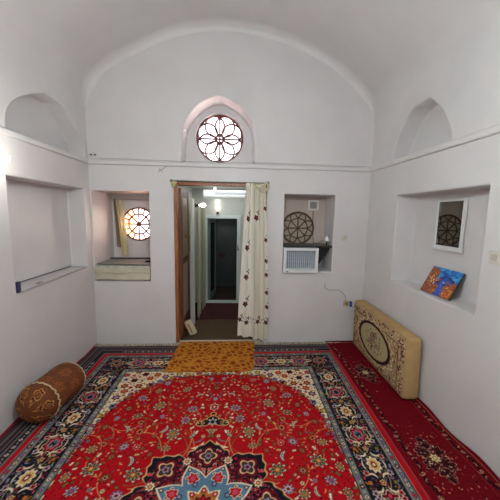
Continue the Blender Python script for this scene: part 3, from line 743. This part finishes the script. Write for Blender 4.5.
# ------------------------------------------------------------------ door curtain on the right of the doorway
q = bmesh.new(); tube(q, [(-.72, D-.045, 1.966), (.42, D-.045, 1.962)], .007, 8)
rod = thing('curtain_rod', 'thin metal curtain rod above the wooden doorway', 'curtain rod')
mesh_obj('rod', q, mat('rod_metal', (150, 148, 140), .35, .7), rod, True)
for x in (-.70, .40):
    q = bmesh.new(); box(q, (x-.012, D-.055, 1.952), (x+.012, D+.004, 1.98), .003); mesh_obj('bracket', q, mat('bracket_metal', (120, 118, 112), .4, .6), rod)
def cloth(name, x0t, x1t, x0b, x1b, ztop, zbot, ybase, folds, amp, parent, flowers, m, base, ph0=0.0, nx=120, nz=420, axis='Y', hem=0.0):
    u, v = np.meshgrid(np.linspace(0, 1, nx), np.linspace(0, 1, nz))
    t = v[::-1]                                  # 1 at the top row
    z = zbot+(ztop-zbot)*(1-v)+hem*np.sin(u*7)*(v)
    xa = x0b+(x0t-x0b)*(1-v)**1.3; xb = x1b+(x1t-x1b)*(1-v)**1.3
    x = xa+(xb-xa)*u
    f = amp*(.55+.45*v)*np.sin(u*folds*2*PI+ph0+.5*np.sin(v*3))+.3*amp*np.sin(u*folds*4.6*PI+v*2)
    W_ = max(abs(x1b-x0b)*1.15, .05); c = Canvas(W_, ztop-zbot, .002, base)
    for (fx, fz, fr_, kind) in flowers:
        X_, Y_ = fx*W_, ztop-fz
        if kind == 'rose':
            RS, RD = (112, 40, 50), (64, 28, 34)
            st = 1.15
            c.rosette(X_, Y_, fr_, [(RD, 1.1), (RS, .9), (RD, .5), ((150, 90, 90), .25)], 5, .4, st)
            c.leaf(X_+fr_*.9*st, Y_-fr_*1.5, fr_*1.1, 1.0, RD); c.leaf(X_+fr_*1.1*st, Y_-fr_*2.5, fr_*.9, 2.0, (88, 70, 60)); c.leaf(X_+fr_*.3*st, Y_-fr_*2.1, fr_*.8, .2, RD)
        else: c.leaf(X_, Y_, fr_, fz*40, (96, 60, 62))
    J = np.clip(((ztop-z)/.002).astype(int), 0, c.ny-1); I = np.clip((u*W_/.002).astype(int), 0, c.nx-1)
    col = c.a[J, I]
    if axis == 'Y': o = painted_grid(name, x, ybase+f, z, col, m, parent)
    else: o = painted_grid(name, ybase+f, x, z, col, m, parent)
    s = o.modifiers.new('thick', 'SOLIDIFY'); s.thickness = .002
    return o
def cloth_mat(name, sub=.25):
    m = attr_mat(name, .85, 0, .2); nt = m.node_tree; b = nt.nodes['Principled BSDF']
    tr = nt.nodes.new('ShaderNodeBsdfTranslucent'); mx = nt.nodes.new('ShaderNodeMixShader'); mx.inputs[0].default_value = sub
    a = [n for n in nt.nodes if n.type == 'ATTRIBUTE'][0]; nt.links.new(a.outputs['Color'], tr.inputs['Color'])
    out = [n for n in nt.nodes if n.type == 'OUTPUT_MATERIAL'][0]
    nt.links.new(b.outputs[0], mx.inputs[1]); nt.links.new(tr.outputs[0], mx.inputs[2]); nt.links.new(mx.outputs[0], out.inputs[0]); return m
CLOTH = cloth_mat('cream_cotton', .2); CLOTH_N = cloth_mat('niche_cotton', .55)
dc = thing('door_curtain', 'cream curtain embroidered with maroon roses gathered at the right of the doorway', 'curtain')
IV = (240, 235, 222)
fl = [(.45, z, .033, 'rose') for z in (1.55, 1.21, .86, .53)]+[(.32, z, .021, 'rose') for z in ()]+[(x, .315+.02*math.sin(x*20), .027, 'rose') for x in (.12, .55)]+[(x/20, .33+.03*math.sin(x*2.), .017, 'b') for x in range(20)]
cloth('panel', .148, .235, .070, .262, 1.955, .115, D-.075, 1.6, .022, dc, fl, CLOTH, IV, .4, hem=.01)
fl = [(.22, 1.56, .033, 'rose')]+[(.93, z, .026, 'rose') for z in (1.67, 1.30, 1.05, .88, .66, .48)]+[(x, .30+.02*math.sin(x*20), .027, 'rose') for x in (.3, .85)]+[(x/20, .31+.03*math.sin(x*2.3), .017, 'b') for x in range(20)]
cloth('panel', .232, .375, .262, .452, 1.955, .065, D-.052, 2.3, .020, dc, fl, CLOTH, (234, 228, 210), 2.2, hem=.01)
q = bmesh.new()
tube(q, [(v.x, v.y, v.z) for v in catmull([(.25, D-.09, 1.94), (.29, D-.11, 1.90), (.34, D-.10, 1.93), (.385, D-.09, 1.96), (.40, D-.08, 1.90), (.35, D-.105, 1.86), (.30, D-.10, 1.88)], 6)], .012, 6)
mesh_obj('knot', q, mat('pale_tie', (200, 194, 160), .85), dc, True)
kt = bmesh.new()
tube(kt, [(v.x, v.y, v.z) for v in catmull([(-.675, D-.06, 1.97), (-.69, D-.07, 1.92), (-.66, D-.08, 1.90), (-.645, D-.07, 1.95), (-.67, D-.07, 1.93), (-.655, D-.06, 1.89)], 6)], .010, 6)
tag(mesh_obj('cloth_tie', kt, mat('yellow_tie', (190, 178, 120), .85), smooth=True), 'small yellowish cloth tie knotted at the left end of the curtain rod', 'tie')

# hall curtains hanging on the passage's left side, stepping away
SHEER = cloth_mat('sheer_cream', .35)
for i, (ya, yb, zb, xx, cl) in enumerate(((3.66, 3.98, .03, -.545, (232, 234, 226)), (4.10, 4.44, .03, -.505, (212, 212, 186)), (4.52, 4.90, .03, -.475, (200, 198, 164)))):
    hcu = thing('hall_curtain', ('pale sheer curtain nearest the open door leaf in the hall', 'middle of the three sheer hall curtains, behind the wall bulb', 'yellowish sheer curtain beside the far white door frame')[i], 'curtain', group='hall curtains')
    cloth('panel', ya, yb, ya, yb, 1.74 if i else 1.80, zb, xx, 2.5, .016, hcu, [], SHEER, cl, i*1.3, 60, 60, 'X', .01)

# cream bundle on the floor at the hall curtain's foot
bu = thing('cloth_bundle', 'small cream cushion-like bundle leaning at the foot of the hall curtain', 'bundle', (-.535, 3.58, .122))
q = bmesh.new(); box(q, (-.052, -.03, -.105), (.052, .03, .105), .028, 4); mesh_obj('pad', q, mat('cream_pad', (200, 184, 150), .9, var=.15, vscale=20), bu, True)
q = bmesh.new(); box(q, (-.012, -.033, -.07), (.006, -.029, .06), .0015); mesh_obj('stripe', q, mat('brown_stripe', (150, 110, 80), .9), bu)
bu.rotation_euler = (0, math.radians(-24), 0)

# ------------------------------------------------------------------ lamps
BULB = mat('bulb_glow', (255, 252, 240), .3, emit=(255, 250, 235), estr=6)
HOLD = mat('brown_holder', (110, 66, 38), .5)
HOLDB = mat('black_holder', (26, 24, 22), .5)
def bulb(loc, direction, holder, label, power, r=.030, group=None):
    t = thing('light_bulb', label, 'lamp', loc)
    prof = [(.010, 0), (.013, .012), (r*.8, .035), (r, .058), (r*.9, .08), (r*.5, .096), (.002, .101)]
    hp = [(.028, -.050), (.030, -.044), (.017, -.036), (.019, -.004), (.016, .004)]
    for nm, pf, m in (('bulb', prof, BULB), ('holder', hp, holder)):
        q = bmesh.new(); lathe(q, pf, (0, 0, 0), 'Z', 16)
        rot = Vector((0, 0, 1)).rotation_difference(Vector(direction)).to_matrix().to_4x4(); q.transform(rot)
        mesh_obj(nm, q, m, t, True)
    d = Vector(direction).normalized()
    lp = point('bulb_light', Vector(loc)+d*.17, power, .05, (1, .96, .88)); return t
bulb((-.265, 4.985, 1.645), (0, 0, 1), HOLD, 'bare bulb in a brown holder above the white hall door frame', .35, .026)
bulb((-.470, 3.99, 1.712), (1, -.3, .05), HOLDB, 'glowing bulb in a black holder in front of the hall curtain', .8, .030)
bulb((-1.585, 2.03, 1.928), (1, 0, .1), WHITE, 'bright white bulb on the left wall at the edge of the view', 4, .034)
# white long fitting high on the hall's end
ft = thing('ceiling_fixture', 'long white rounded light fitting across the top of the hall', 'light fitting', (0, 0, 0))
q = bmesh.new(); box(q, (-.46, 4.36, 1.835), (.50, 4.52, 1.955), .035, 4); mesh_obj('housing', q, mat('fixture_white', (236, 240, 238), .4, emit=(236, 246, 246), estr=.2), ft, True)
q = bmesh.new(); box(q, (-.28, 4.352, 1.90), (.50, 4.362, 1.945), .003); mesh_obj('cover_strip', q, mat('fixture_grey', (196, 200, 204), .5), ft)
q = bmesh.new(); box(q, (-.3, 4.42, 1.956), (-.26, 4.46, 2.019), .003); mesh_obj('hanger', q, HW, ft); q = bmesh.new(); box(q, (.3, 4.42, 1.956), (.34, 4.46, 2.019), .003); mesh_obj('hanger', q, HW, ft)
# star ornament in the dark washroom
q = bmesh.new(); pl = []
for k in range(10):
    a = PI/2+k*PI/5; r = .115 if k % 2 == 0 else .036; pl.append((-.235+r*math.cos(a), 0.70+r*.95*math.sin(a)))
prism(q, pl, 6.17, 6.198); tag(mesh_obj('star_ornament', q, mat('rust_star', (66, 30, 26), .6)), 'dark reddish five-pointed star on the dim washroom wall', 'ornament')

# ------------------------------------------------------------------ left niche of the back wall: wrapped box, slab, small curtain
cb = thing('wrapped_box', 'cream cloth-wrapped box filling the foot of the window niche', 'box', (-1.292, 3.62, .792))
q = bmesh.new(); box(q, (-.316, -.262, .008), (.316, .262, .172), .014, 4)
bmesh.ops.subdivide_edges(q, edges=[e for e in q.edges if e.calc_length() > .12], cuts=9, use_grid_fill=True)
for v in q.verts: v.co += Vector((0, .006*math.sin(v.co.x*19+v.co.z*30), .005*math.sin(v.co.x*11+v.co.y*9)))
mesh_obj('cloth_cover', q, mat('cream_linen', (206, 198, 174), .85, var=.14, vscale=8, bump=.4, bscale=14), cb, True)
q = bmesh.new(); tube(q, [(-.318+i*.03, -.270+.005*math.sin(i*.7), .098+.008*math.sin(i*.5)) for i in range(22)], .0035, 5); mesh_obj('seam', q, mat('linen_seam', (176, 164, 132), .9), cb)
q = bmesh.new(); box(q, (-.314, -.272, .160), (.314, -.262, .186), .003); mesh_obj('lace_hem', q, mat('lace', (210, 208, 196), .9, var=.35, vscale=45), cb)
q = bmesh.new(); box(q, (-1.600, 3.40, .982), (-.984, 3.75, .994), .003); tag(mesh_obj('stone_slab', q, mat('grey_stone', (150, 142, 134), .4, var=.3, vscale=20)), 'thin grey slab lying on the cream wrapped box', 'slab')
q = bmesh.new(); box(q, (-1.595, 3.752, .982), (-.984, 3.80, 1.008), .003); tag(mesh_obj('dark_rail', q, mat('dark_rail_paint', (46, 42, 44), .4)), 'dark thin rail behind the grey slab under the round window', 'rail')
q = bmesh.new(); box(q, (-1.07, 3.50, .994), (-1.0, 3.58, 1.016), .004); tag(mesh_obj('black_case', q, mat('black_plastic', (28, 28, 30), .4)), 'small flat black case at the right end of the grey slab', 'case')
nc = thing('niche_curtain', 'small yellowish cream curtain gathered left of the round window', 'curtain')
cloth('panel', -1.56, -1.465, -1.505, -1.405, 1.765, 1.02, 3.895, 2.6, .018, nc, [], CLOTH_N, (244, 236, 208), .5, 80, 80)
cloth('panel', -1.585, -1.545, -1.56, -1.50, 1.765, 1.13, 3.90, 1, .008, nc, [], CLOTH_N, (176, 158, 128), .5, 30, 60)
q = bmesh.new(); tube(q, [(-1.61, 3.89, 1.768), (-.975, 3.89, 1.768)], .004, 6); tag(mesh_obj('niche_curtain_wire', q, mat('wire_steel', (150, 140, 130), .4, .5)), 'thin wire stretched across the window niche holding the small curtain', 'wire')

# ------------------------------------------------------------------ left wall recess: shelf sheet
sh = thing('shelf_sheet', 'thin grey sheet covering the sill of the left wall recess', 'shelf')
q = bmesh.new(); prism(q, [(-1.808, 2.21), (-1.808, 3.24), (-1.632, 3.24), (-1.612, 2.21)], .978, .986, 'Z'); mesh_obj('sheet', q, mat('grey_vinyl', (190, 186, 188), .35, var=.1, vscale=10), sh)
DKE = mat('dark_edge', (66, 62, 70), .5)
q = bmesh.new(); tube(q, [(-1.806, 2.22, .992), (-1.806, 3.235, .992)], .004, 5); tube(q, [(-1.622, 2.60, .982), (-1.629, 3.20, .982)], .0022, 5); mesh_obj('dark_edging', q, DKE, sh)
q = bmesh.new(); box(q, (-1.640, 2.196, .975), (-1.618, 2.222, 1.060), .003); mesh_obj('end_cap', q, mat('navy_strip', (52, 44, 84), .5), sh)
q = bmesh.new(); box(q, (-1.66, 2.44, .985), (-1.635, 2.50, .990), .001); mesh_obj('smudge', q, mat('dark_smudge', (110, 100, 100), .6), sh)

# ------------------------------------------------------------------ right niche of back wall
SLAB = mat('dark_granite', (52, 50, 50), .3, var=.3, vscale=30)
q = bmesh.new(); box(q, (.613, D-.004, 1.214), (1.218, 3.738, 1.234), .002); tag(mesh_obj('granite_shelf', q, SLAB), 'dark stone shelf across the niche above the window cooler', 'shelf')
ac = thing('air_cooler', 'white framed window air cooler set in the lower right niche', 'air conditioner', (0, 0, 0))
x0, x1, z0, z1 = .617, 1.040, .905, 1.210
q = bmesh.new(); box(q, (x0, D-.045, z0+.052), (x0+.028, D+.02, z1-.034), .002); box(q, (x1-.040, D-.045, z0+.052), (x1, D+.02, z1-.034), .002); box(q, (x0, D-.045, z1-.034), (x1, D+.02, z1), .002); box(q, (x0, D-.045, z0), (x1, D+.02, z0+.052), .002)
mesh_obj('front_frame', q, mat('cooler_white', (224, 226, 226), .4), ac)
q = bmesh.new(); box(q, (x0+.01, D+.021, z0+.03), (x1-.01, 3.70, z1-.012), .003); mesh_obj('casing', q, mat('cooler_grey', (70, 78, 90), .5), ac)
q = bmesh.new()
for k in range(14):
    x = x0+.036+k*.0250; box(q, (x, D-.016, z0+.053), (x+.0115, D+.018, z1-.035))
for k in range(4):
    z = z0+.09+k*.045; box(q, (x0+.029, D-.022, z), (x1-.041, D-.017, z+.003))
mesh_obj('grille', q, mat('grille_grey', (196, 202, 210), .5), ac)
q = bmesh.new(); box(q, (x0+.03, D-.05, z0+.010), (x0+.06, D-.0455, z0+.022)); mesh_obj('badge', q, mat('badge_grey', (90, 92, 96), .4), ac)
q = bmesh.new(); box(q, (x0+.06, D-.056, z0+.040), (x1-.05, D-.0455, z0+.052), .002); mesh_obj('lower_lip', q, HW, ac)
q = bmesh.new(); prism(q, [(1.044, 1.213), (1.214, 1.213), (1.214, 1.19), (1.060, .935), (1.044, .935)], D+.09, D+.10)  # flat black shape put in as the diagonal shadow below the shelf
tag(mesh_obj('shelf_shadow_panel', q, mat('shadow_black', (18, 18, 22), .7)), 'black triangular panel standing in for the shadow under the stone shelf beside the cooler', 'panel')
vb_ = thing('wall_box', 'small square white-framed box mounted high in the cooler niche', 'box', (1.055, 3.729, 1.735))
q = bmesh.new(); box(q, (-.068, -.035, -.068), (.068, .004, -.045), .004); box(q, (-.068, -.035, .045), (.068, .004, .068), .004); box(q, (-.068, -.035, -.0445), (-.045, .004, .0445), .002); box(q, (.045, -.035, -.0445), (.068, .004, .0445), .002); mesh_obj('frame', q, WHITE, vb_)
q = bmesh.new(); box(q, (-.05, -.022, -.05), (.05, -.002, .05), .004); mesh_obj('face', q, mat('box_face', (150, 140, 132), .6), vb_)
q = bmesh.new(); tube(q, [(v.x, v.y, v.z) for v in catmull([(1.06, 3.722, 1.66), (1.062, 3.718, 1.50), (1.07, 3.715, 1.36), (1.075, 3.70, 1.25), (1.075, 3.66, 1.243), (1.10, 3.58, 1.25), (1.120, 3.50, 1.28), (1.135, 3.46, 1.30)], 6)], .004, 6)
tag(mesh_obj('power_cable', q, mat('black_cable', (40, 36, 34), .5), smooth=True), 'black cable from the small square box down to the stone shelf', 'cable')
ad_ = thing('white_adapter', 'small white conical adapter standing at the right of the stone shelf', 'adapter', (1.175, 3.46, 1.234))
q = bmesh.new(); lathe(q, [(.008, 0), (.007, .045), (.010, .05)], seg=10); mesh_obj('stem', q, HOLDB, ad_)
q = bmesh.new(); lathe(q, [(.030, .05), (.034, .062), (.020, .10), (.010, .118), (.002, .12)], seg=14); mesh_obj('cone', q, WHITE, ad_, True)

# ------------------------------------------------------------------ switches, sockets, cable on the back wall
def switch(loc, axis, label, w=.074):
    t = thing('light_switch', label, 'switch', loc)
    for nm, s, d0, d1, m in (('plate', w/2, -.012, .002, mat('switch_ivory', (206, 198, 188), .45)), ('rocker', w/4, -.017, -.010, mat('rocker_ivory', (186, 178, 168), .45))):
        q = bmesh.new()
        if axis == 'Y': box(q, (-s, d0, -s), (s, d1, s), .003)
        else: box(q, (d0, -s, -s), (d1, s, s), .003)
        mesh_obj(nm, q, m, t)
switch((1.366, D, 1.335), 'Y', 'square ivory light switch right of the cooler niche')
switch((R, 1.655, 1.36), 'X', 'ivory light switch on the right wall beside the recess at the picture edge', .08)
so = thing('wall_socket', 'cream wall socket low on the back wall near the cushion', 'socket', (1.435, D, .51))
q = bmesh.new(); box(q, (-.036, -.014, -.036), (.036, .002, .036), .004); mesh_obj('plate', q, mat('socket_cream', (196, 182, 150), .5), so)
q = bmesh.new(); lathe(q, [(.020, -.022), (.020, -.012), (.012, -.010)], axis='Y', seg=14); mesh_obj('outlet', q, mat('socket_brown', (150, 120, 80), .5), so)
so = thing('plug_adapter', 'blue and white plug adapter beside the cream socket', 'plug', (1.512, D, .505))
q = bmesh.new(); box(q, (-.032, -.022, -.034), (-.004, .002, .034), .004); mesh_obj('blue_body', q, mat('plug_blue', (44, 74, 160), .4), so)
q = bmesh.new(); box(q, (-.004, -.018, -.030), (.032, .002, .030), .004); mesh_obj('white_body', q, WHITE, so)
q = bmesh.new(); tube(q, [(v.x, v.y, v.z) for v in catmull([(1.150, D-.004, .765), (1.153, D-.006, .72), (1.185, D-.006, .69), (1.25, D-.006, .682), (1.32, D-.006, .68), (1.38, D-.006, .65), (1.415, D-.008, .60), (1.428, D-.012, .54)], 6)], .0035, 6)
tag(mesh_obj('socket_cable', q, mat('grey_cable', (140, 136, 130), .5), smooth=True), 'thin grey cable curving down the back wall to the socket', 'cable')
# wires on the ledge
q = bmesh.new(); tube(q, [(x, D-.036-.002*math.sin(x*9), 2.186+.004*math.sin(x*3.3)) for x in np.arange(-1.5, 1.6, .05)], .003, 5)
tag(mesh_obj('ledge_wire', q, mat('pale_wire', (176, 172, 168), .5), smooth=True), 'thin pale wire lying along the back wall ledge', 'wire')
NAIL = mat('iron_nail', (40, 36, 36), .5, .6)
for x, t in ((-1.590, 'left one of the two small dark nail heads in the corner above the ledge'), (-1.545, 'right one of the two small dark nail heads in the corner above the ledge')):
    q = bmesh.new(); lathe(q, [(.003, -.012), (.010, -.010), (.010, -.004), (.003, .004)], (x, D, 2.232), 'Y', 10); tag(mesh_obj('nail', q, NAIL), t, 'nail', 'nails in the left corner')
q = bmesh.new()
for a, b in (((-.86, 2.06), (-.79, 2.10)), ((-.85, 2.105), (-.80, 2.055)), ((-.80, 2.10), (-.76, 2.125))):
    tube(q, [(a[0], D-.006, a[1]), ((a[0]+b[0])/2, D-.012, (a[1]+b[1])/2+.004), (b[0], D-.006, b[1])], .0025, 5)
tag(mesh_obj('wire_twist', q, mat('thin_wire', (110, 106, 104), .5)), 'small twist of wire on the wall above the doorway\'s left side', 'wire')

# ------------------------------------------------------------------ right recess: mirror and painting
MROT = -0.032
mi = thing('wall_mirror', 'upright mirror in a white frame hanging in the right wall recess', 'mirror', (1.845, 2.30, 1.545))
q = bmesh.new(); yw_, zh = .160, .212
for a, b in (((-.020, -yw_, -zh+.028), (.0, -yw_+.022, zh-.018)), ((-.020, yw_-.018, -zh+.028), (.0, yw_, zh-.018)), ((-.020, -yw_, zh-.018), (.0, yw_, zh)), ((-.020, -yw_, -zh), (.0, yw_, -zh+.028))): box(q, a, b, .002)
mesh_obj('frame', q, mat('mirror_frame_white', (224, 224, 222), .35), mi)
q = bmesh.new(); box(q, (-.014, -yw_+.018, -zh+.022), (-.004, yw_-.014, zh-.014)); mesh_obj('mirror_glass', q, mat('mirror_silver', (150, 150, 144), .02, 1.0), mi)
q = bmesh.new(); box(q, (-.022, -yw_-.01, -zh-.012), (0, yw_+.012, -zh-.0005), .004); mesh_obj('bottom_rail', q, WHITE, mi)
mi.rotation_euler = (0, 0, MROT)
# painting leaning on the recess's back
PW, PHt = .335, .240
pa = thing('canvas_painting', 'small bright painting of orange houses and blue hills leaning in the recess', 'painting', (0, 0, 0))
pc = Canvas(PW, PHt, .001, (60, 90, 170)); A = pc.a; X, Y = np.meshgrid(pc.x/PW, pc.y/PHt)
def blend(m, c): A[m] = c
blend(Y > .55, (40, 140, 214))
nzf = np.zeros(X.shape)
for k in range(60):
    pc.leaf(rnd.uniform(.1, PW), rnd.uniform(.6, 1)*PHt, rnd.uniform(.02, .05), rnd.uniform(-.5, .5), rnd.choice(((30, 120, 200), (80, 180, 230), (20, 90, 180), (60, 160, 220))))
hill = .55+.25*np.exp(-((X-.66)/.16)**2)+.05*np.sin(X*16); blend((Y < hill) & (Y > .40), (24, 44, 110))
blend((Y < hill-.07) & (Y > .45) & (X > .5), (50, 80, 160))
blend((Y < .55-.25*X+.12*np.sin(X*12)) & (X < .55), (176, 96, 40))
blend((X < .34) & (Y < 1.0-.35*X) , (140, 76, 56))
blend((X > .70) & (Y < .50+.08*np.sin(X*22)), (168, 90, 36))
blend(np.abs(X-(.56+.14*(Y-.3)+.05*np.sin(Y*9))) < .10*(1.1-Y) , (50, 90, 190))
for k in range(170):
    x, y = rnd.random(), rnd.uniform(.02, .62)
    if .48 < x < .66: c = rnd.choice(((40, 70, 170), (90, 130, 210), (60, 100, 190)))
    else: c = rnd.choice(((214, 130, 50), (190, 90, 30), (110, 54, 30), (226, 170, 80), (60, 40, 40), (150, 60, 40), (200, 150, 60)))
    if x < .32: y *= 1.5
    pc.leaf(x*PW, y*PHt, rnd.uniform(.008, .024), rnd.uniform(0, 3), c)
for x, y in ((.20, .42), (.25, .50), (.30, .40), (.16, .55)): pc.leaf(x*PW, y*PHt, .022, 1.5, (236, 226, 200))
pc.leaf(.60*PW, .50*PHt, .02, 0, (170, 220, 240))
# build in local frame: u along -y (left to right in view), v up, leaning back to the recess wall
P0 = Vector((1.712, 2.405, .953)); tilt = math.radians(27); ex = Vector((-.0, -1, .0)).normalized(); ev = Vector((math.sin(tilt), 0, math.cos(tilt)))
en = ev.cross(ex).normalized()
def PP(u, v, d): return P0+ex*u+ev*v+en*d
if en.x > 0: en = -en
u, v = np.meshgrid(np.linspace(0, PW, pc.nx//2), np.linspace(0, PHt, pc.ny//2))
ph_ = pc.half()[:u.shape[0], :u.shape[1]]
G = [P0[i]+ex[i]*u+ev[i]*v+en[i]*.0085 for i in range(3)]
painted_grid('painted_face', G[0], G[1], G[2], ph_, attr_mat('oil_paint', .45, .2, .4), pa, smooth=False)
q = bmesh.new(); n = bmesh.new(); box(n, (-.001, -.001, -.008), (PW+.001, PHt+.001, .008), .002)
for vv in n.verts: vv.co = PP(*vv.co)
merge(q, n); bmesh.ops.recalc_face_normals(q, faces=q.faces[:]); mesh_obj('stretcher', q, mat('dark_canvas_edge', (70, 48, 36), .8), pa)
# lighter leg behind
print('objects', len(bpy.data.objects))
